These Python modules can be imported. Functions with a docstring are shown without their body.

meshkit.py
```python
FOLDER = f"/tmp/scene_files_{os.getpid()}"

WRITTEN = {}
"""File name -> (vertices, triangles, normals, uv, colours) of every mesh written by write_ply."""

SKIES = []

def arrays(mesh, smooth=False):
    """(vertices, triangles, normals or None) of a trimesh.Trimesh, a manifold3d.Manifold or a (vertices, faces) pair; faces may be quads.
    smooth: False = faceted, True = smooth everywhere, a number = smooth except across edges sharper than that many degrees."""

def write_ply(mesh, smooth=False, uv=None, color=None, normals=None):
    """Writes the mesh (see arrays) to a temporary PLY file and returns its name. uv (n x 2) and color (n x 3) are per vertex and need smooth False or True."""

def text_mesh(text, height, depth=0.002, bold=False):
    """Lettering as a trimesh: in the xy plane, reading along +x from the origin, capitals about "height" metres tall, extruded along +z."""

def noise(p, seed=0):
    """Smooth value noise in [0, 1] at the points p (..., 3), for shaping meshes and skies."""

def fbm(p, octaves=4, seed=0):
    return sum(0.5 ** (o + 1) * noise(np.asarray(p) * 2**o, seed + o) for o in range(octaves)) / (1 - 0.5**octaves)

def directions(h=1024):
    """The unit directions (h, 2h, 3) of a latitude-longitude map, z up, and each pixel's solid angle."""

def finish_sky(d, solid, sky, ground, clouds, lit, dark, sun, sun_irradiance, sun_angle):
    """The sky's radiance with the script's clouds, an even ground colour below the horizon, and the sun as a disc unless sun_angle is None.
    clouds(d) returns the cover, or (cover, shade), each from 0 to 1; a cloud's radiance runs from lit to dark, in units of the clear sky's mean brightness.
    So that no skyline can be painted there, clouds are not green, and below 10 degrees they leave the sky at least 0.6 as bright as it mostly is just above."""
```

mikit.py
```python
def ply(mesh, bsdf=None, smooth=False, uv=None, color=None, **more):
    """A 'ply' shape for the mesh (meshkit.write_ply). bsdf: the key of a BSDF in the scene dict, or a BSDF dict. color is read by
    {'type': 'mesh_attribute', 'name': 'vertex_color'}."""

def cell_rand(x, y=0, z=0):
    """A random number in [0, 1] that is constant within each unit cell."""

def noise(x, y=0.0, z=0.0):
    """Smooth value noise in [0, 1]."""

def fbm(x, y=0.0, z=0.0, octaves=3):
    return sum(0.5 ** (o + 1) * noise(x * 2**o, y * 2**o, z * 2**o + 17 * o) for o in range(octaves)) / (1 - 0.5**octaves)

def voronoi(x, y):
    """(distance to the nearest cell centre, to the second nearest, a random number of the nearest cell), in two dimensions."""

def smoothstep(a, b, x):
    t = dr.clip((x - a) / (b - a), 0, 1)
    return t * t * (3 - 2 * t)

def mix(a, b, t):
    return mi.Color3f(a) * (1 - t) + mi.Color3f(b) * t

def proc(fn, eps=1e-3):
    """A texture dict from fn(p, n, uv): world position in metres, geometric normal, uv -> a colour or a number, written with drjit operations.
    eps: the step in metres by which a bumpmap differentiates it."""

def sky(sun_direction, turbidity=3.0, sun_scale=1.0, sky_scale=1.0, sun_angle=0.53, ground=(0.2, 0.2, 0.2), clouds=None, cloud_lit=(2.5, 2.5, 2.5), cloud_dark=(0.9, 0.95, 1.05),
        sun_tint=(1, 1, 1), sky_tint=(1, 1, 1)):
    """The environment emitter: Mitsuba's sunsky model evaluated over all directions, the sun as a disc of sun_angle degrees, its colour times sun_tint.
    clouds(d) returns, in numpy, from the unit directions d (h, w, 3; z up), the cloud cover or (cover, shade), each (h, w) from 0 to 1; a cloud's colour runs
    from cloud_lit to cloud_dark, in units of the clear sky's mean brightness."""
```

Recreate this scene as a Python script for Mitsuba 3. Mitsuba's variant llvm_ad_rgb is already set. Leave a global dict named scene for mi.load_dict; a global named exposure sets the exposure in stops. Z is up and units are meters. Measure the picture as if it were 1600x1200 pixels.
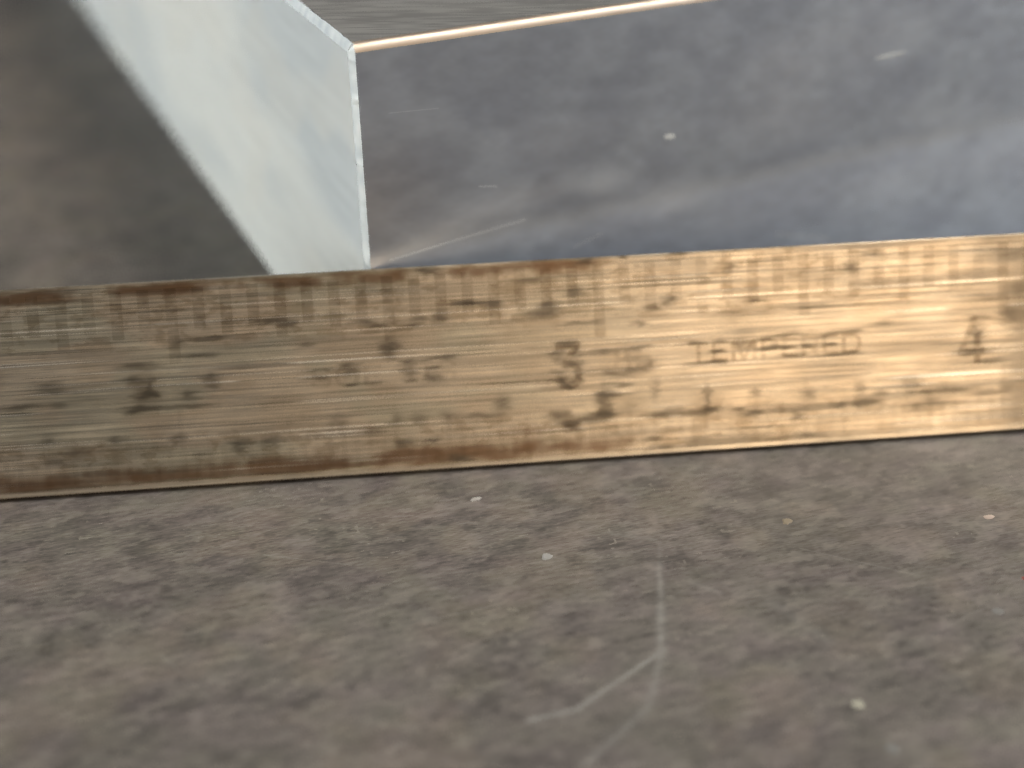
import math
import random
import numpy as np
import trimesh
import drjit as dr
import mitsuba as mi
import mikit
import meshkit
from mikit import noise, fbm, smoothstep, mix, proc

T = mi.ScalarTransform4f
MM = 0.001
scene, labels = {}, {}
random.seed(4)
rng = np.random.default_rng(4)

# ---------------------------------------------------------------- camera
CAM_H = 46.256
FW = np.array([0.0, 0.85445883, -0.51951911])
UPV = np.array([0.012217, 0.51948034, 0.85439506])
eye = np.array([0, 0, CAM_H]) * MM
scene['camera'] = {
    'type': 'thinlens', 'fov': 2 * math.degrees(math.atan(800 / 2054.0)), 'fov_axis': 'x',
    'aperture_radius': 1.2 * MM, 'focus_distance': 74.8 * MM,
    'near_clip': 0.005, 'far_clip': 20.0,
    'to_world': T().look_at(origin=eye.tolist(), target=(eye + FW * 0.1).tolist(), up=UPV.tolist()),
}
exposure = 0.0

# ---------------------------------------------------------------- light of the workshop
scene['ambient'] = {'type': 'constant', 'radiance': {'type': 'rgb', 'value': [0.115, 0.122, 0.135]}}


def lamp(name, at, target, half_w, half_h, rgb):
    scene[name] = {'type': 'rectangle',
                   'to_world': T().look_at(origin=at, target=target, up=[0, 0, 1] if abs(at[2]) < 0.9 else [0, 1, 0]).scale([half_w, half_h, 1]),
                   'emitter': {'type': 'area', 'radiance': {'type': 'rgb', 'value': rgb}},
                   'bsdf': {'type': 'diffuse', 'reflectance': {'type': 'rgb', 'value': 0.5}}}


def polar(az, el, d):      # az from -y (towards the camera side) turning to +x
    a, e = math.radians(az), math.radians(el)
    return [0.005 + d * math.sin(a) * math.cos(e), 0.07 - d * math.cos(a) * math.cos(e), d * math.sin(e)]


mid = [0.005, 0.07, 0.01]
lamp('ceiling_lamp', [0.48, -0.02, 0.90], mid, 0.20, 0.20, [15.5, 14.4, 12.9])
lamp('warm_lamp', polar(28, 17, 1.0), mid, 0.16, 0.16, [5.5, 4.25, 2.95])
lamp('window_light', polar(-78, 8, 1.3), mid, 0.35, 0.20, [11.8, 12.3, 11.8])
lamp('window_light_001', polar(88, 25, 1.3), mid, 0.35, 0.25, [5.6, 6.3, 6.9])
labels['window_light_001'] = {'label': 'cool daylit window to the right of the bench, out of the picture', 'category': 'window'}
labels['ceiling_lamp'] = {'label': 'square ceiling lamp high above the bench, out of the picture', 'category': 'lamp'}
labels['warm_lamp'] = {'label': 'warm bench lamp in front and to the right, out of the picture', 'category': 'lamp'}
labels['window_light'] = {'label': 'cool daylit window to the left of the bench, out of the picture', 'category': 'window'}

# ---------------------------------------------------------------- helpers
def ent(key, mesh, bsdf, smooth=False, uv=None, label=None, cat=None, group=None, kind=None):
    scene[key] = mikit.ply(mesh, bsdf, smooth=smooth, uv=uv)
    d = {k: v for k, v in (('label', label), ('category', cat), ('group', group), ('kind', kind)) if v}
    if d:
        labels[key] = d


used = {}


def numbered(name):
    k = used.get(name, 0)
    used[name] = k + 1
    return name if k == 0 else f'{name}_{k:03d}'


def scaled(m):
    m = m.copy()
    m.apply_scale(MM)
    return m


def blobs(x, y, table):
    total = mi.Float(0.0)
    for cx, cy, sx, sy, k in table:
        a, b = (x - cx) * (1.0 / sx), (y - cy) * (1.0 / sy)
        total += k * dr.exp(-0.5 * (a * a + b * b))
    return total


def segments(x, y, table):
    total = mi.Float(0.0)
    for x0, y0, x1, y1, w, k in table:
        dx, dy = x1 - x0, y1 - y0
        t = dr.clip(((x - x0) * dx + (y - y0) * dy) / (dx * dx + dy * dy), 0, 1)
        d2 = dr.square(x - x0 - t * dx) + dr.square(y - y0 - t * dy)
        total = dr.maximum(total, k * dr.exp(-d2 / (w * w)))
    return total


# ---------------------------------------------------------------- work surface
TABLE_MARKS = [(8.2, 58.6, 8.0, 56.8, 0.15, 0.2), (8.0, 56.8, 7.75, 53.2, 0.19, 0.6), (7.75, 53.2, 7.3, 49.2, 0.27, 0.85), (7.6, 50.0, 2.95, 45.9, 0.17, 1.0),
               (2.95, 45.9, 0.6, 45.2, 0.15, 1.0), (7.3, 49.4, 6.4, 46.0, 0.28, 0.5), (6.4, 46.0, 3.2, 42.5, 0.25, 0.55),
               (9.5, 55.2, 11.0, 54.3, 0.18, 0.35), (13.5, 53.6, 16.0, 50.4, 0.35, 0.25), (5.5, 59.6, 8.0, 58.9, 0.2, 0.3),
               (16, 58, 22, 55.5, 0.06, 0.3), (20, 50, 25, 53, 0.08, 0.25), (-6, 52, -1, 53.5, 0.07, 0.25), (-14, 58, -9, 57, 0.06, 0.3), (-18, 50, -15, 47, 0.08, 0.25),
               (11, 47, 16, 50, 0.07, 0.25), (-20, 100, -32, 112, 0.4, 0.3), (-30, 96, -38, 100, 0.3, 0.3)]


def table_grain(p):
    x, y = p.x * 1000, p.y * 1000
    u, v = x * 0.966 + y * 0.259, y * 0.966 - x * 0.259
    fine = noise(u * 1.1, v * 5.0, 2.0) * 0.35 + noise(u * 2.0 + 9, v * 11.0, 5.0) * 0.35 + noise(u * 5.0 + 9, v * 14.0, 15.0) * 0.30
    return x, y, u, v, fine


def table_color(p, n, uv):
    x, y, u, v, fine = table_grain(p)
    cloud = fbm(x * 0.16 + 3, y * 0.16, 1.0, 4)
    blot = fbm(u * 0.55, v * 0.9 + 7, 3.0, 3)
    tan = smoothstep(0.50, 0.72, fbm(x * 0.3 + 31, y * 0.34, 8.0, 3))
    c = mix((0.092, 0.082, 0.075), (0.148, 0.132, 0.117), smoothstep(0.25, 0.75, cloud * 0.4 + blot * 0.6))
    c = mix(c, mi.Color3f(0.180, 0.152, 0.122), tan * 0.4)
    c = c * (0.60 + 0.88 * fine)
    pale = smoothstep(0.50, 0.78, fbm(u * 1.0 + 70, v * 1.9, 27.0, 5)) * (0.6 + 0.8 * noise(u * 2.3, v * 9.0, 33.0))
    c = mix(c, mi.Color3f(0.235, 0.212, 0.186), 0.40 * pale)
    grit = smoothstep(0.86, 0.97, noise(u * 2.6 + 11, v * 5.2, 57.0)) * smoothstep(0.5, 0.7, noise(u * 0.4, v * 0.4, 58.0))
    c = mix(c, mi.Color3f(0.26, 0.235, 0.20), 0.5 * grit)
    hue = fbm(x * 0.5 + 90, y * 0.7, 71.0, 3) - 0.5
    c = c * mi.Color3f(1.0 + 0.10 * hue, 1.0, 1.0 + 0.13 * hue)
    marks = segments(x, y, TABLE_MARKS) * (0.55 + 0.6 * noise(u * 2.5, v * 2.5, 11.0))
    c = mix(c, mi.Color3f(0.27, 0.26, 0.24), dr.clip(marks, 0, 1) * 0.75)
    pits = smoothstep(0.80, 0.92, noise(u * 1.0 + 50, v * 1.6, 21.0))
    return c * (1 - 0.16 * pits)


def table_rough(p, n, uv):
    x, y, u, v, fine = table_grain(p)
    return 0.42 + 0.18 * fine


scene['table_bsdf'] = {'type': 'twosided', 'bsdf': {'type': 'bumpmap', 'scale': 0.000035, 'arbitrary': proc(lambda p, n, uv: table_grain(p)[4], eps=4e-5),
                       'bsdf': {'type': 'principled', 'base_color': proc(table_color), 'roughness': proc(table_rough), 'specular': 0.35}}}
tb = trimesh.creation.box(extents=(700, 700, 20))
tb.apply_translation((0, 180, -10))
ent('table_top', scaled(tb), 'table_bsdf', kind='structure', label='dark grey brown scratched bench top under the ruler and the metal block')

# ---------------------------------------------------------------- metal block (25 mm thick slab)
QX, QY = -8.6, 70.95
AY = math.radians(24.9)
F = np.array([math.cos(AY), math.sin(AY), 0])        # along the long front face
B = np.array([-math.sin(AY), math.cos(AY), 0])       # away from the camera, along the end face
BAR_H, BAR_L, BAR_D = 24.9, 150.0, 150.0


def block_world(a):
    a = np.asarray(a, float)
    return np.array([QX, QY, 0]) + a[..., :1] * F + a[..., 1:2] * B + a[..., 2:3] * np.array([0, 0, 1])


def grid_mesh(P):
    """a sheet from an (i, j, 3) array of points"""
    ni, nj = P.shape[:2]
    idx = np.arange(ni * nj).reshape(ni, nj)
    q = np.stack([idx[:-1, :-1], idx[1:, :-1], idx[1:, 1:], idx[:-1, 1:]], -1).reshape(-1, 4)
    return trimesh.Trimesh(P.reshape(-1, 3), np.vstack([q[:, [0, 1, 2]], q[:, [0, 2, 3]]]), process=False)


FIL = 0.50
CL = 0.24
CH = 0.58          # chamfer at the sawn end


def profile_ring():
    """cross-section (b, z) of the slab, counter-clockwise seen along +F, with a rounded top front edge"""
    pts = [(0.25, 0.0), (0.0, 0.25)]
    for k in range(9):
        t = math.radians(90 * k / 8)
        pts.append((FIL - FIL * math.cos(t), BAR_H - FIL + FIL * math.sin(t)))
    pts += [(BAR_D - 0.3, BAR_H), (BAR_D, BAR_H - 0.3), (BAR_D, 0.25), (BAR_D - 0.25, 0.0)]
    return np.array(pts)


ring = profile_ring()


def strip(sel, ls, closed=False):
    P = np.array([[block_world((l, b, z)) for (b, z) in sel] for l in ls])
    return grid_mesh(P)


# ring indices: 0,1 bottom front; 1-2 the front face; 2..10 the rounded edge; 10-11 the top; 11.. back
def front_local(p):
    x, y = p.x * 1000 - QX, p.y * 1000 - QY
    return x * F[0] + y * F[1], p.z * 1000


SMUDGE = [(20.5, 12.6, 2.2, 0.8, 0.5), (30, 15.5, 3.5, 1.2, 0.35), (16, 13.8, 1.6, 0.7, 0.6), (21.5, 11.2, 1.5, 0.4, 0.6), (9.5, 13.9, 2.2, 0.6, 0.5), (36, 20.5, 4, 1.5, 0.35), (29, 19.5, 2, 1.6, 0.35),
          (26, 9.0, 2.0, 0.6, 0.3), (12, 17.5, 3, 0.8, 0.3), (43, 14.0, 4, 1.2, 0.4)]
SCRATCH_AND_REFLECTION = [(1.5, 11.55, 5.3, 11.95, 0.06, 0.55), (5.3, 11.95, 10.5, 12.4, 0.08, 0.35), (2.0, 20.7, 5.0, 20.5, 0.03, 0.2), (7.5, 15.2, 8.6, 15.0, 0.05, 0.4), (30, 7.4, 34.5, 6.1, 0.14, 0.4), (14, 9.8, 16, 10.3, 0.06, 0.5)]


def face_haze(p):
    l, z = front_local(p)
    s = blobs(l, z, SMUDGE) * (0.5 + fbm(l * 0.5, z * 1.2, 3.0, 3))
    return l, z, s, segments(l, z, SCRATCH_AND_REFLECTION)


def block_color(p, n, uv):
    l, z, s, face_lines = face_haze(p)
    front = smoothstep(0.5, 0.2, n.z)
    f1 = fbm(l * 0.25, z * 0.35, 9.0, 4)
    cf = mix((0.47, 0.51, 0.59), (0.56, 0.61, 0.69), smoothstep(0.3, 0.7, f1))
    fm = fbm(l * 0.75, z * 1.3 + 0.15 * l, 19.0, 4)
    cf = cf * (0.86 + 0.28 * fm)
    brown = smoothstep(9.0, 1.0, l + 2.0 * noise(l * 0.4, z * 0.4, 3.0)) * dr.exp(-dr.square((z - 15.0) * 0.25))
    cf = mix(cf, cf * mi.Color3f(1.04, 0.95, 0.86), brown)
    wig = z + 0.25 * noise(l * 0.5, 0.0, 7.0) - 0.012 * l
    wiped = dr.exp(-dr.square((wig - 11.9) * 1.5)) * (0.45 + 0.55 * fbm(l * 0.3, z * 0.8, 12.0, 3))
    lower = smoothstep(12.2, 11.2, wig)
    cf = cf * (0.57 + 0.31 * lower + 0.17 * smoothstep(5.0, 45.0, l))  # lighter low down; rightward rise is cool daylight painted into the colour
    cf = mix(cf, mi.Color3f(0.74, 0.755, 0.77), dr.clip(0.40 * s + face_lines + 0.36 * wiped, 0, 1))
    y = p.y * 1000
    x = p.x * 1000
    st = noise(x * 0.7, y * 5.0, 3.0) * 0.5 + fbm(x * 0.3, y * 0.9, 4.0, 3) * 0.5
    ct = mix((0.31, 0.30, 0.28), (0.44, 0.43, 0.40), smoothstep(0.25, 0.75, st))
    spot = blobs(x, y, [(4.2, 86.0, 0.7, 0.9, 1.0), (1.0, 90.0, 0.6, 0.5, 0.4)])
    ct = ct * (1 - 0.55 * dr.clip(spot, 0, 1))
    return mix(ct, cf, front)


def block_rough(p, n, uv):
    l, z, s, face_lines = face_haze(p)
    front = smoothstep(0.5, 0.2, n.z)
    rf = 0.52 + 0.08 * fbm(l * 0.4, z * 0.6, 5.0, 3) + 0.18 * dr.clip(s + face_lines, 0, 1)
    top = smoothstep(0.9, 0.99, n.z)
    return rf * front + (1 - front) * (0.22 * (1 - top) + 0.40 * top)


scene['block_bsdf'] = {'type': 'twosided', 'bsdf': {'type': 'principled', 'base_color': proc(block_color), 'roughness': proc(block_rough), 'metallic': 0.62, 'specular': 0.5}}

L0 = CL
ls = np.concatenate([np.linspace(L0, 60, 40), [BAR_L]])
body = trimesh.util.concatenate([strip(ring[[0, 1]], ls), strip(ring[1:3], ls), strip(ring[[10, 11]], ls), strip(ring[11:15], ls), strip(ring[[14, 0]], ls)])
far_end = trimesh.Trimesh(block_world(np.array([(BAR_L, b, z) for b, z in ring])), [[0, k, k + 1] for k in range(1, len(ring) - 1)], process=False)
body = trimesh.util.concatenate([body, far_end])
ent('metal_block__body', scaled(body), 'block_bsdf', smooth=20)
labels['metal_block'] = {'label': 'thick grey ground metal block with a bright sawn end standing behind the ruler', 'category': 'metal block'}

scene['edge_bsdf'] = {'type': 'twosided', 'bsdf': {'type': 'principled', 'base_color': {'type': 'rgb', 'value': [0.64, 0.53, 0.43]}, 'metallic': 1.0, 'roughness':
                      proc(lambda p, n, uv: 0.46 + 0.10 * noise(p.x * 900, p.y * 900, p.z * 2500))}}  # peach base colour paints in the warm lamp glint
ent('metal_block__rounded_edge', scaled(strip(ring[2:11], ls)), 'edge_bsdf', smooth=True, label='polished rounded top edge with warm highlight painted into its colour')

# the sawn end: a flat plate with chamfered, slightly ragged borders
def end_color(p, n, uv):
    x, y, z = p.x * 1000 - QX, p.y * 1000 - QY, p.z * 1000
    b = x * B[0] + y * B[1]
    a1 = fbm(b * 0.035 + z * 0.03, z * 0.11 + 4, 2.0, 2)
    a2 = fbm(b * 0.12 + z * 0.12 + 20, z * 0.10 - b * 0.05, 6.0, 2)
    mill = noise(b * 0.25, z * 1.6, 1.0)
    c = mix((0.61, 0.64, 0.655), (0.77, 0.775, 0.75), smoothstep(0.35, 0.65, a1))
    c = mix(c, mi.Color3f(0.76, 0.74, 0.69), 0.4 * smoothstep(0.55, 0.75, a2))  # grey and cream patches are soft reflections painted into the colour
    return c * (0.96 + 0.07 * mill)


scene['end_bsdf'] = {'type': 'twosided', 'bsdf': {'type': 'principled', 'base_color': proc(end_color), 'metallic': 0.15, 'roughness': 0.6, 'specular': 0.5}}
scene['chamfer_bsdf'] = {'type': 'twosided', 'bsdf': {'type': 'principled', 'base_color': proc(lambda p, n, uv: mix((0.68, 0.74, 0.78), (0.92, 0.95, 0.95), noise(p.x * 2000, p.y * 2000, p.z * 1300))),
                         'metallic': 0.1, 'roughness': 0.5}}
inner = [(CH, 0.35), (CH, BAR_H - CH), (BAR_D - CH, BAR_H - CH), (BAR_D - CH, 0.35)]
nb = np.concatenate([np.linspace(CH, 60, 60), [BAR_D - CH]])
end = grid_mesh(np.array([[block_world((0, b, z)) for z in np.linspace(0.35, BAR_H - CH, 12)] for b in nb]))
ent('metal_block__end_face', scaled(end), 'end_bsdf', label='bright pale sawn end of the block')


def chamfer(path_out, path_in):
    P = np.array([[block_world(a), block_world(0.5 * (np.array(a) + np.array(c)) + np.array([-0.02, -0.015, 0.015])), block_world(c)] for a, c in zip(path_out, path_in)])
    return grid_mesh(P)


zs = np.linspace(0.3, BAR_H - FIL * 0.5, 190)
rag = 0.05 * np.convolve(rng.normal(size=len(zs)), np.ones(3) / 2, 'same') + 0.05 * (np.sin(zs * 4.6 + 0.8 * np.sin(zs * 1.7)) > 0.2)
front_ch = chamfer([(CL + 0.04 + r * 0.6, -0.003 if z < BAR_H - FIL else 0.05, z) for z, r in zip(zs, rag)], [(0, CH + 0.5 * r, min(z, BAR_H - CH)) for z, r in zip(zs, rag)])
bs = np.concatenate([np.linspace(FIL * 0.5, 60, 160), [BAR_D]])
rag2 = 0.04 * np.convolve(rng.normal(size=len(bs)), np.ones(3) / 2, 'same')
top_ch = chamfer([(CL + r, b, BAR_H + 0.003) for b, r in zip(bs, rag2)], [(0, max(b, CH), BAR_H - CH) for b in bs])
low_ch = chamfer([(CL, b, 0.0) for b in bs], [(0, max(b, CH), 0.35) for b in bs])
ent('metal_block__chamfer', scaled(front_ch), 'chamfer_bsdf', smooth=40, label='pale ragged chamfer down the front corner')
corner = trimesh.Trimesh(block_world(np.array([(CL + 0.04, 0.05, BAR_H - FIL * 0.5), (CL, FIL * 0.5, BAR_H + 0.003), (0, CH, BAR_H - CH), (CL + 0.07, 0.17, BAR_H - 0.12)], float)), [[0, 3, 2], [3, 1, 2]], process=False)
ent('metal_block__chamfer_001', scaled(trimesh.util.concatenate([top_ch, corner])), 'chamfer_bsdf', smooth=40)
ent('metal_block__chamfer_002', scaled(low_ch), 'chamfer_bsdf', smooth=40)


def flake(w, d, h, seed, n=9):
    r = np.random.default_rng(seed)
    ang = np.linspace(0, 2 * np.pi, n, endpoint=False) + r.uniform(-0.2, 0.2, n)
    rad = r.uniform(0.75, 1.1, n)
    low = np.stack([w / 2 * rad * np.cos(ang), d / 2 * rad * np.sin(ang), np.zeros(n)], 1)
    up = low * [0.75, 0.75, 0] + [0, 0, h] + r.normal(0, 0.08 * h, (n, 3))
    return trimesh.convex.convex_hull(np.vstack([low, up]))


def on_face(m, l, z, rot):
    m = m.copy()
    M = np.eye(4)
    c, s = math.cos(rot), math.sin(rot)
    ex = F * c + np.array([0, 0, 1]) * s
    ey = -F * s + np.array([0, 0, 1]) * c
    M[:3, 0], M[:3, 1], M[:3, 2], M[:3, 3] = ex, ey, -B, block_world((l, -0.002, z))
    m.apply_transform(M)
    return m


def plain(name, rgb, rough=0.5, metallic=0.0):
    scene[name] = {'type': 'twosided', 'bsdf': {'type': 'principled', 'base_color': {'type': 'rgb', 'value': rgb}, 'roughness': rough, 'metallic': metallic}}


plain('nick_bsdf', [0.55, 0.57, 0.57], 0.7)
ent('metal_block__nick', scaled(on_face(flake(1.0, 0.42, 0.012, 3), 20.8, 16.1, -0.2)), 'nick_bsdf', label='small pale nick in the middle of the front face')
ent('metal_block__nick_001', scaled(on_face(flake(2.6, 0.26, 0.010, 5), 37.9, 18.95, 0.03)), 'nick_bsdf', label='short pale scratch near the top of the front face')

# ---------------------------------------------------------------- steel rule
RO = np.array([0.0, 65.99296, 0.0])
RU = np.array([math.cos(0.09838242), math.sin(0.09838242), 0])
RUP = np.array([-0.0396208, 0.40142221, 0.91503574])
RN = np.cross(RU, RUP)            # out of the graduated face
S3 = 5.74988                      # the inch 3 line along RU
TLO, THI, THICK = 0.33, 12.66, 0.82


def rule_world(a):
    a = np.asarray(a, float)
    return RO + (a[..., :1] - 76.2 + S3) * RU + a[..., 1:2] * RUP + a[..., 2:3] * RN


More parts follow.
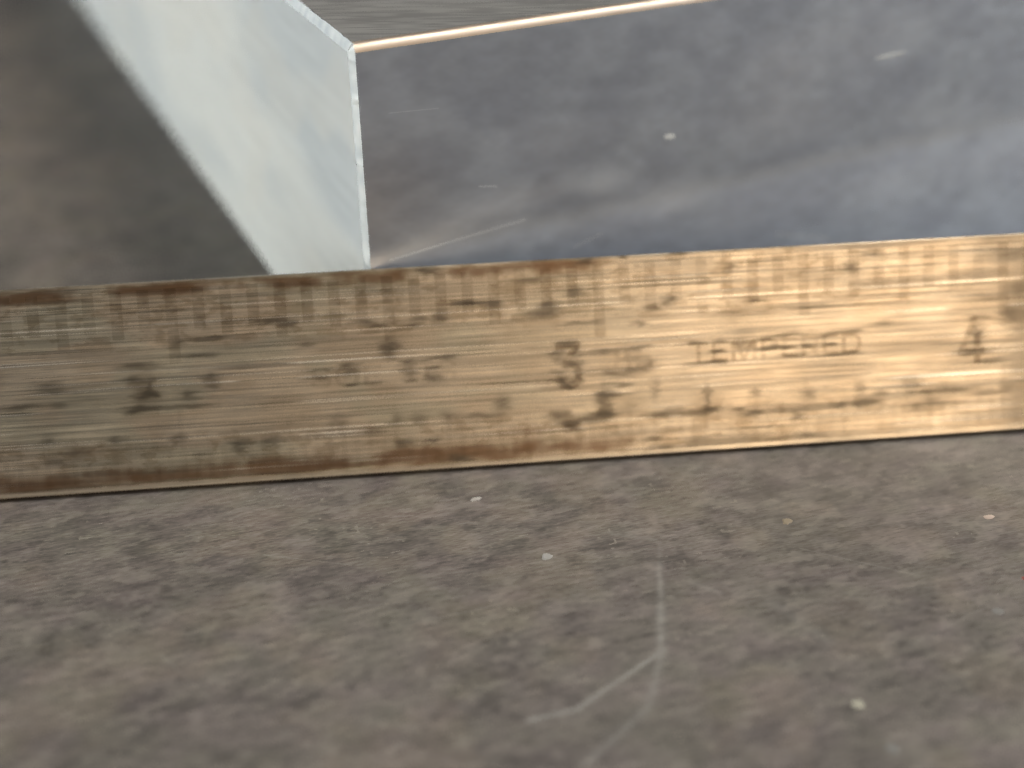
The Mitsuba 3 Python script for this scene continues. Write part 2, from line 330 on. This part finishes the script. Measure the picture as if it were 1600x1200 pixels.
STAINS_AND_DARK_END = [(52.9,9.13,0.896,0.099,0.6), (50.91,9.02,0.417,0.197,0.35), (52,8.15,0.836,0.099,0.6), (48.61,7.75,0.831,0.132,0.7), (47.96,7.03,0.415,0.099,0.4),
(48.75,6.79,0.476,0.132,0.4), (49.09,6.39,0.208,0.265,0.35), (48.8,6.02,0.417,0.232,0.6), (49.35,5.95,0.268,0.099,0.6), (48.73,5.26,0.745,0.083,0.75), (48.15,5.03,0.447,0.1,0.7),
(51.39,5.82,0.359,0.233,0.6), (52.71,6.81,0.33,0.199,0.6), (52.74,6.27,0.3,0.1,0.5), (51.34,5.17,0.899,0.083,0.5), (43.34,6.95,0.587,0.131,0.5), (43.48,6.56,0.588,0.099,0.5),
(41.57,5.73,1.026,0.082,0.8), (43.96,5.73,0.589,0.099,0.5), (43.03,3.72,0.413,0.166,0.4), (44.61,2.84,0.593,0.333,0.35), (43.27,2.36,0.444,0.133,0.5), (46.89,3.42,0.357,0.133,0.5),
(50.62,3.28,0.36,0.167,0.4), (54.16,2.77,0.424,0.135,0.6), (54.02,2.39,0.303,0.135,0.5), (51.85,2.23,0.362,0.101,0.4), (56.59,9.93,0.541,0.099,0.6), (57.52,9.69,0.362,0.132,0.5),
(62.05,9.57,0.487,0.1,0.6), (62.79,9.3,0.427,0.083,0.6), (64.89,9.21,0.429,0.1,0.5), (65.3,9.61,0.368,0.1,0.45), (66.64,9.61,0.307,0.267,0.5), (68.41,10.31,0.616,0.1,0.5),
(69.87,10.19,0.402,0.201,0.6), (63.39,7.87,0.398,0.368,0.8), (58.55,8.36,0.363,0.1,0.4), (60.93,7.06,0.427,0.06,0.5), (60.98,6.67,0.397,0.167,0.55), (61,5.82,0.367,0.067,0.8),
(62.19,5.9,0.552,0.067,0.4), (59.2,6.86,0.608,0.067,0.4), (59.17,6.4,0.761,0.074,0.45), (64.45,7.04,0.369,0.067,0.7), (64.41,6.46,0.338,0.269,0.4), (64.49,5.87,0.277,0.084,0.65),
(65.91,7.1,0.555,0.067,0.6), (66.88,7.19,0.494,0.084,0.6), (65.88,6.52,0.309,0.084,0.6), (65.92,5.97,0.401,0.169,0.6), (56.05,2.72,0.426,0.27,0.5), (63.87,2.11,0.309,0.136,0.65),
(65.62,2.15,0.311,0.102,0.6), (61.99,2.91,0.431,0.136,0.4), (64.92,3.5,0.402,0.272,0.35), (63.58,3.58,0.37,0.271,0.35), (60.12,3.62,0.429,0.338,0.25), (66.67,3.5,0.373,0.272,0.35),
(68.61,3.45,0.936,0.102,0.4), (70.01,4.14,0.312,0.273,0.5), (74.82,10.6,0.343,0.235,0.6), (73.23,9.88,0.374,0.201,0.65), (72.63,9.45,0.623,0.168,0.6), (75.13,8.72,0.784,0.084,0.5),
(78.66,8.47,0.284,0.102,0.6), (74.13,7.53,0.376,0.135,0.85), (73.52,7.02,0.313,0.102,0.7), (73.58,6.62,0.282,0.102,0.5), (74.39,6.26,0.377,0.136,0.7), (73.5,5.81,0.314,0.085,0.5),
(73.8,5.39,0.409,0.136,0.6), (73.9,5.07,0.346,0.137,0.9), (74.17,4.82,0.252,0.068,0.6), (74.74,6.98,0.157,0.339,0.4), (74.79,5.49,0.157,0.409,0.4), (76.54,6.95,0.568,0.119,0.6),
(78.2,7.01,0.443,0.102,0.65), (79,7.07,0.38,0.068,0.4), (78.18,6.38,0.38,0.137,0.3), (79.03,5.93,0.444,0.274,0.4), (78.15,5.67,0.444,0.103,0.8), (76.64,5.57,0.379,0.171,0.55),
(77.54,5.35,0.475,0.103,0.6), (76.74,4.93,0.475,0.086,0.5), (77.52,4.76,0.317,0.086,0.6), (76.39,4.32,0.38,0.172,0.9), (77.22,4.19,0.444,0.086,0.6), (76.29,3.73,0.285,0.344,0.6),
(76.38,3.09,0.349,0.207,0.8), (73.5,3.12,0.41,0.24,0.6), (74.06,2.61,0.442,0.138,0.6), (75.34,2.8,0.697,0.138,0.9), (76.06,3.03,0.634,0.103,0.6), (74.25,2.4,0.316,0.207,0.5),
(77.86,3.43,0.445,0.276,0.25), (82.1,7.08,0.446,0.075,0.9), (83.5,7.12,0.384,0.075,0.95), (83.44,6.53,0.288,0.075,0.9), (83.42,5.89,0.417,0.076,0.95), (82.33,5.8,0.703,0.069,0.6),
(84.89,6.91,0.481,0.172,0.7), (85.08,6.58,0.321,0.103,0.4), (86.42,7.1,0.386,0.069,0.9), (86.37,6.54,0.419,0.076,0.9), (87.46,6.56,0.516,0.076,0.85), (87.55,7.19,0.451,0.103,0.9),
(88.2,7.3,0.323,0.069,0.6), (89.01,7.14,0.388,0.069,0.8), (89.11,6.5,0.324,0.104,0.85), (87.89,5.94,0.517,0.076,0.8), (88.66,6.05,0.389,0.138,0.4), (90.3,7.14,0.454,0.086,0.85),
(90.41,6.54,0.26,0.069,0.7), (91.84,7.16,0.521,0.104,0.95), (90.68,5.88,0.651,0.076,0.8), (91.82,5.89,0.456,0.069,0.7), (91.03,7.17,0.487,0.069,0.5), (93.89,7.6,0.49,0.104,0.35),
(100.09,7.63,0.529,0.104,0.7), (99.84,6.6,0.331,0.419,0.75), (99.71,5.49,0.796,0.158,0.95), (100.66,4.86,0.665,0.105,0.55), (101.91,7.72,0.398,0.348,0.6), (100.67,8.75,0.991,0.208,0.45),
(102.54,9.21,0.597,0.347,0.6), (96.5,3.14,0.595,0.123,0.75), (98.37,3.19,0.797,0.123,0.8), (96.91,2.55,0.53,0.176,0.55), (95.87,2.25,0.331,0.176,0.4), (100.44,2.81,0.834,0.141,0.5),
(101.7,3.1,0.401,0.212,0.4), (95.68,3.68,0.396,0.351,0.3), (102.74,3.23,0.837,3.891,0.35), (103.16,8.05,0.732,1.568,0.4), (101.92,12.41,1.317,0.206,0.5), (102.62,11.47,0.727,0.276,0.5),  # broad entries here darken the blade at its right end
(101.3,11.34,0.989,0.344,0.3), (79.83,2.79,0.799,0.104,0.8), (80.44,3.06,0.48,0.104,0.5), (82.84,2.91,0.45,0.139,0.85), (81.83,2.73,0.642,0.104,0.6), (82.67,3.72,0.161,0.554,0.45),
(84.53,2.8,0.291,0.07,0.85), (85.49,2.53,0.356,0.174,0.75), (85.69,3.8,0.258,0.173,0.5), (88.28,2.15,0.261,0.175,0.65), (89.12,3.42,0.26,0.244,0.5), (91.07,2.69,0.295,0.14,0.75),
(92.71,2.74,0.525,0.158,0.95), (93.62,3.25,0.329,0.175,0.55), (92.17,2.5,0.164,0.14,0.5), (92.39,3.57,0.197,0.35,0.4), (88.99,2.7,1.955,0.14,0.3), (79.49,4.32,0.191,0.482,0.3),
(79.18,1.35,0.384,0.104,0.5), (79.76,0.79,0.513,0.139,0.7), (81.97,0.96,0.966,0.14,0.6), (84.39,0.88,1.295,0.105,0.6), (86.83,0.87,0.651,0.088,0.5), (88.94,0.85,0.719,0.123,0.8),
(65.85,12.41,0.428,0.165,0.7), (75.49,12.45,0.374,0.167,0.8), (72.14,11.48,0.62,0.133,0.4), (68.22,10.36,0.616,0.133,0.6), (77.84,12.55,0.251,0.067,0.7), (80.98,12.61,0.378,0.084,0.6),
(84.54,12.53,0.635,0.067,0.5), (80.48,9.73,0.316,0.203,0.7), (79.41,9.44,0.379,0.169,0.5), (86.01,9.48,0.32,0.085,0.8), (91.92,11.19,0.323,0.239,0.6), (93.22,11.94,0.324,0.136,0.55),
(84.39,11.57,0.254,0.169,0.5), (84.23,8.84,0.639,0.068,0.4), (88.64,8.9,1.934,0.075,0.45), (67.1,0.9,0.437,0.172,0.8), (67.87,0.73,0.375,0.069,0.5)]
RUST_STAINS = [(42,11.92,0.639,0.129,0.7), (44.72,11.84,1.11,0.129,0.6), (48.97,12.23,1.326,0.13,0.6), (51.55,12.16,0.445,0.098,0.5), (53.8,12.44,0.893,0.13,0.5),
(56.97,12.42,0.899,0.098,0.7), (61.11,12.49,0.907,0.131,0.7), (64.14,12.47,0.548,0.165,0.7), (67.76,12.38,0.613,0.132,0.5), (70.64,12.37,0.771,0.166,0.7), (72.58,12.46,0.62,0.2,0.8),
(74.32,12.4,1.244,0.133,0.6), (65.55,1.09,0.933,0.308,0.6), (64.76,0.75,0.622,0.103,0.7), (69.66,1.08,0.785,0.31,0.55), (70.03,0.74,0.786,0.103,0.6), (71.69,2.37,1.258,0.206,0.5),
(72.41,1.01,0.631,0.207,0.5), (73.6,1.25,0.633,0.138,0.6), (75.78,1.06,0.509,0.208,0.55), (74.06,2.49,0.379,0.207,0.5), (55.35,0.93,0.761,0.17,0.8), (53.06,0.9,0.758,0.135,0.6),
(48.91,0.88,1.051,0.168,0.6), (59.94,1,0.615,0.102,0.8), (61.67,0.96,0.772,0.102,0.7), (41.09,0.85,1.034,0.201,0.8), (44.06,0.91,1.189,0.268,0.7), (47.99,1.06,1.199,0.168,0.8),
(57.25,0.96,0.917,0.17,0.6), (51.18,0.95,0.905,0.169,0.6), (45.72,2.84,1.784,0.267,0.3), (48.83,6.37,0.655,0.827,0.3), (59.37,9.27,2.423,0.398,0.18), (55.01,11.24,2.691,0.492,0.15)]


def rule_marks(s, t):
    streak = noise(s * 0.16, t * 14.0, 3.0) * 0.55 + noise(s * 0.35 + 5, t * 34.0, 7.0) * 0.45
    slow = fbm(s * 0.35, t * 0.8, 2.0, 3)
    wob = (noise(s * 1.3, t * 6.0, 13.0) - 0.5)
    wob2 = (noise(s * 2.0 + 7, t * 9.0, 17.0) - 0.5)
    ss, tt = s + 0.55 * wob2, t + 0.16 * wob
    dark = blobs(ss, tt, STAINS_AND_DARK_END)
    rust = blobs(ss, tt, RUST_STAINS)
    band = dr.exp(-dr.square((tt - 1.05 - 0.35 * noise(s * 0.5, 0.0, 4.0)) * 2.6)) * smoothstep(82.0, 68.0, s) * (0.35 + 1.3 * smoothstep(0.3, 0.75, fbm(s * 0.7, t * 0.5, 6.0, 3)))
    band += 1.5 * dr.exp(-dr.square((tt - 12.15) * 3.2)) * smoothstep(78.0, 74.0, s) * smoothstep(0.25, 0.7, fbm(s * 0.6 + 40, t * 0.5, 6.0, 3))
    fringe = 0.32 * smoothstep(0.46, 0.72, fbm(ss * 1.5, tt * 2.2, 31.0, 3)) * (0.22 + smoothstep(3.9, 2.9, t) + smoothstep(8.3, 9.3, t)) * smoothstep(112.0, 84.0, s)
    return streak, slow, 1 - dr.exp(-2.0 * dark * (0.75 + 0.5 * streak)), 1 - dr.exp(-1.6 * (rust + band) * (0.7 + 0.6 * streak)), fringe


def steel_color(p, n, uv):
    t, s = uv.x, uv.y
    streak, slow, dark, rust, fringe = rule_marks(s, t)
    c = mix((0.445, 0.362, 0.262), (0.52, 0.434, 0.325), smoothstep(0.25, 0.75, slow))
    olive = smoothstep(0.45, 0.7, fbm(s * 0.22 + 60, t * 0.5, 9.0, 3)) * smoothstep(86.0, 60.0, s)
    c = mix(c, mi.Color3f(0.42, 0.40, 0.30), 0.5 * olive)
    c = c * (0.55 + 0.90 * streak)
    hair = smoothstep(0.80, 0.93, noise(s * 0.05 + 3, t * 17.0, 41.0)) * smoothstep(0.35, 0.6, noise(s * 0.25, t * 3.0, 43.0))
    c = mix(c, mi.Color3f(0.93, 0.86, 0.74), 0.8 * hair)
    cut = smoothstep(0.84, 0.95, noise(s * 0.07 + 33, t * 15.0, 47.0)) * smoothstep(0.4, 0.65, noise(s * 0.3, t * 3.0, 49.0))
    c = c * (1 - 0.5 * cut)
    c = c * (1 - fringe * mi.Color3f(0.55, 0.62, 0.72))
    c = mix(c, mi.Color3f(0.135, 0.066, 0.028), 0.88 * rust)
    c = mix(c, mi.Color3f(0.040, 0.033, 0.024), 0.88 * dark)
    edge = smoothstep(0.75, 0.45, t) * 0.75
    return mix(c, mi.Color3f(0.62, 0.54, 0.42), edge * (0.7 + 0.3 * streak))


def steel_rough(p, n, uv):
    t, s = uv.x, uv.y
    return 0.25 + 0.14 * noise(s * 0.2, t * 11.0, 3.0) + 0.08 * fbm(s * 0.4, t * 0.8, 2.0, 2)


def steel_height(p, n, uv):
    t, s = uv.x, uv.y
    return noise(s * 0.12, t * 14.0, 3.0) * 0.6 + noise(s * 0.3, t * 34.0, 7.0) * 0.3 + 1.2 * fbm(s * 0.08, t * 0.2, 12.0, 2)


def steel(color):
    return {'type': 'twosided', 'bsdf': {'type': 'bumpmap', 'scale': 0.0000045, 'arbitrary': proc(steel_height, eps=2.5e-5),
            'bsdf': {'type': 'principled', 'base_color': proc(color), 'metallic': 0.88, 'roughness': proc(steel_rough), 'anisotropic': 0.35, 'specular': 0.4}}}


def etched(faint):
    def color(p, n, uv):
        t, s = uv.x, uv.y
        wear = dr.clip(smoothstep(0.2, 0.75, noise(s * 0.7 + 3, t * 4.5, 61.0) * 0.6 + fbm(s * 0.5, t * 0.7, 63.0, 2) * 0.4), 0, 1)
        return steel_color(p, n, uv) * mix((1, 1, 1), (0.36, 0.31, 0.25), faint * (0.35 + 0.65 * wear))
    return color


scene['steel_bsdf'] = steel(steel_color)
scene['tick_bsdf'] = steel(etched(0.36))
scene['numeral_bsdf'] = steel(etched(0.62))
scene['etch_bsdf'] = steel(etched(0.55))
scene['faint_bsdf'] = steel(etched(0.26))
scene['fine_tick_bsdf'] = steel(etched(0.14))


def rule_uv(loc):
    return np.stack([loc[:, 1], loc[:, 0]], 1)


def rule_ent(key, loc, faces, bsdf, label=None):
    m = trimesh.Trimesh(rule_world(loc) * MM, faces, process=False)
    ent(key, m, bsdf, uv=rule_uv(np.asarray(loc)), label=label)


r = 0.09
prof = []
for (ct, cd, a0) in ((TLO + r, -r, -90), (THI - r, -r, 0), (THI - r, -THICK + r, 90), (TLO + r, -THICK + r, 180)):
    for k in range(5):
        a = math.radians(a0 + 90 * k / 4)
        # angle 0 = +t, 90 = ... measured so the ring runs bottom-front, top-front, top-back, bottom-back
        prof.append((ct + r * math.sin(a), cd + r * math.cos(a)))
prof = np.array(prof)
stations = np.linspace(-1.5, 153.9, 200)
nr = len(prof)
loc = np.array([[(s, t, d) for (t, d) in prof] for s in stations]).reshape(-1, 3)
idx = np.arange(len(stations) * nr).reshape(len(stations), nr)
nx = np.roll(idx, -1, axis=1)
q = np.stack([idx[:-1], idx[1:], nx[1:], nx[:-1]], -1).reshape(-1, 4)
faces = np.vstack([q[:, [0, 1, 2]], q[:, [0, 2, 3]], [[idx[0, 0], idx[0, k], idx[0, k + 1]] for k in range(1, nr - 1)], [[idx[-1, 0], idx[-1, k + 1], idx[-1, k]] for k in range(1, nr - 1)]])
rule_ent('steel_rule__blade', loc, faces, 'steel_bsdf')
labels['steel_rule'] = {'label': 'worn rust stained steel rule leaning on its edge against the metal block', 'category': 'ruler'}


def plate(s0, s1, t0, t1, d=0.004):
    v = np.array([(s0, t0, -0.02), (s1, t0, -0.02), (s1, t1, -0.02), (s0, t1, -0.02), (s0, t0, d), (s1, t0, d), (s1, t1, d), (s0, t1, d)])
    f = np.array([[4, 5, 6], [4, 6, 7], [0, 1, 5], [0, 5, 4], [1, 2, 6], [1, 6, 5], [2, 3, 7], [2, 7, 6], [3, 0, 4], [3, 4, 7], [0, 2, 1], [0, 3, 2]])
    return v, f


for k in range(0, 97):                 # upper edge: sixteenths
    L = 4.9 if k % 16 == 0 else 4.3 if k % 8 == 0 else 3.7 if k % 4 == 0 else 3.3 if k % 2 == 0 else 2.9
    s = k * 25.4 / 16
    v, f = plate(s - 0.34, s + 0.34, THI - L, THI - 0.45)
    rule_ent('steel_rule__' + numbered('graduation'), v, f, 'tick_bsdf')
for k in range(0, 193):                # lower edge: thirty-seconds
    L = 4.9 if k % 32 == 0 else 4.2 if k % 16 == 0 else 3.7 if k % 8 == 0 else 3.3 if k % 4 == 0 else 2.9 if k % 2 == 0 else 2.2
    s = k * 25.4 / 32
    v, f = plate(s - 0.17, s + 0.17, TLO + 0.55, TLO + L)
    rule_ent('steel_rule__' + numbered('graduation'), v, f, 'fine_tick_bsdf')


def letters(key, text, s0, s1, t0, t1, label, bsdf='etch_bsdf', bold=True):
    m = meshkit.text_mesh(text, 1.0, 0.024, bold=bold)
    v = np.array(m.vertices)
    lo, hi = v[:, :2].min(0), v[:, :2].max(0)
    v[:, 0] = s0 + (v[:, 0] - lo[0]) / (hi[0] - lo[0]) * (s1 - s0)
    v[:, 1] = t0 + (v[:, 1] - lo[1]) / (hi[1] - lo[1]) * (t1 - t0)
    v[:, 2] = v[:, 2] - 0.019
    rule_ent(key, v, np.array(m.faces), bsdf, label)


for k in range(1, 6):
    c = 25.4 * k - 2.05
    letters('steel_rule__' + numbered('numeral'), str(k), c - (0.45 if k == 1 else 0.85), c + (0.3 if k == 1 else 0.85), 4.72, 7.68, f'worn dark numeral {k} before its inch line', 'faint_bsdf' if k < 3 else 'numeral_bsdf')
letters('steel_rule__lettering', 'TEMPERED', 81.6, 92.5, 5.85, 7.12, 'worn dark lettering TEMPERED between the numerals 3 and 4')
letters('steel_rule__lettering_001', 'SOE  IIS', 58.6, 67.4, 5.72, 7.02, 'nearly rubbed out letters between the numerals 2 and 3', 'faint_bsdf')
letters('steel_rule__lettering_002', '85', 76.9, 79.4, 5.55, 7.2, 'small smeared figures just after the numeral 3', 'faint_bsdf')

# ---------------------------------------------------------------- crumbs on the bench
CHIPS = [('paint_chip', -2.24, 63.0, 0.85, 0.36, (0.50, 0.47, 0.44), 'tiny pale elongated paint chip on the bench just in front of the ruler'),
         ('paint_chip', 1.84, 57.52, 0.72, 0.62, (0.42, 0.41, 0.39), 'small light grey paint chip on the bench below the middle of the ruler'),
         ('paint_chip', 27.42, 60.65, 0.80, 0.42, (0.62, 0.50, 0.42), 'small pinkish cream paint chip near the right edge below the ruler'),
         ('paint_chip', 16.46, 46.01, 0.72, 0.70, (0.52, 0.50, 0.40), 'round cream paint chip low in the right half of the bench'),
         ('paint_chip', 15.75, 60.46, 0.70, 0.60, (0.34, 0.28, 0.20), 'small tan fleck on the bench under the lettering TEMPERED'),
         ('paint_chip', 27.75, 55.1, 0.70, 0.35, (0.42, 0.10, 0.08), 'tiny red fleck cut by the right edge of the picture'),
         ('paint_chip', 17.43, 43.14, 0.60, 0.70, (0.28, 0.275, 0.26), 'dull grey blurred fleck at the bottom of the bench'),
         ('paint_chip', 25.36, 52.55, 0.70, 0.60, (0.27, 0.26, 0.245), 'dull grey fleck at the right below the red one')]
for i, (name, x, y, w, d, rgb, lab) in enumerate(CHIPS):
    key = numbered(name)
    plain(f'chip_bsdf_{i}', [0.68 * c for c in rgb], 0.7)
    m = flake(w, d, 0.07, 20 + i)
    m.apply_transform(trimesh.transformations.rotation_matrix(rng.uniform(-0.2, 0.4), [0, 0, 1]))
    m.apply_translation((x, y, 0.0))
    ent(key, scaled(m), f'chip_bsdf_{i}', label=lab, cat='paint chip')
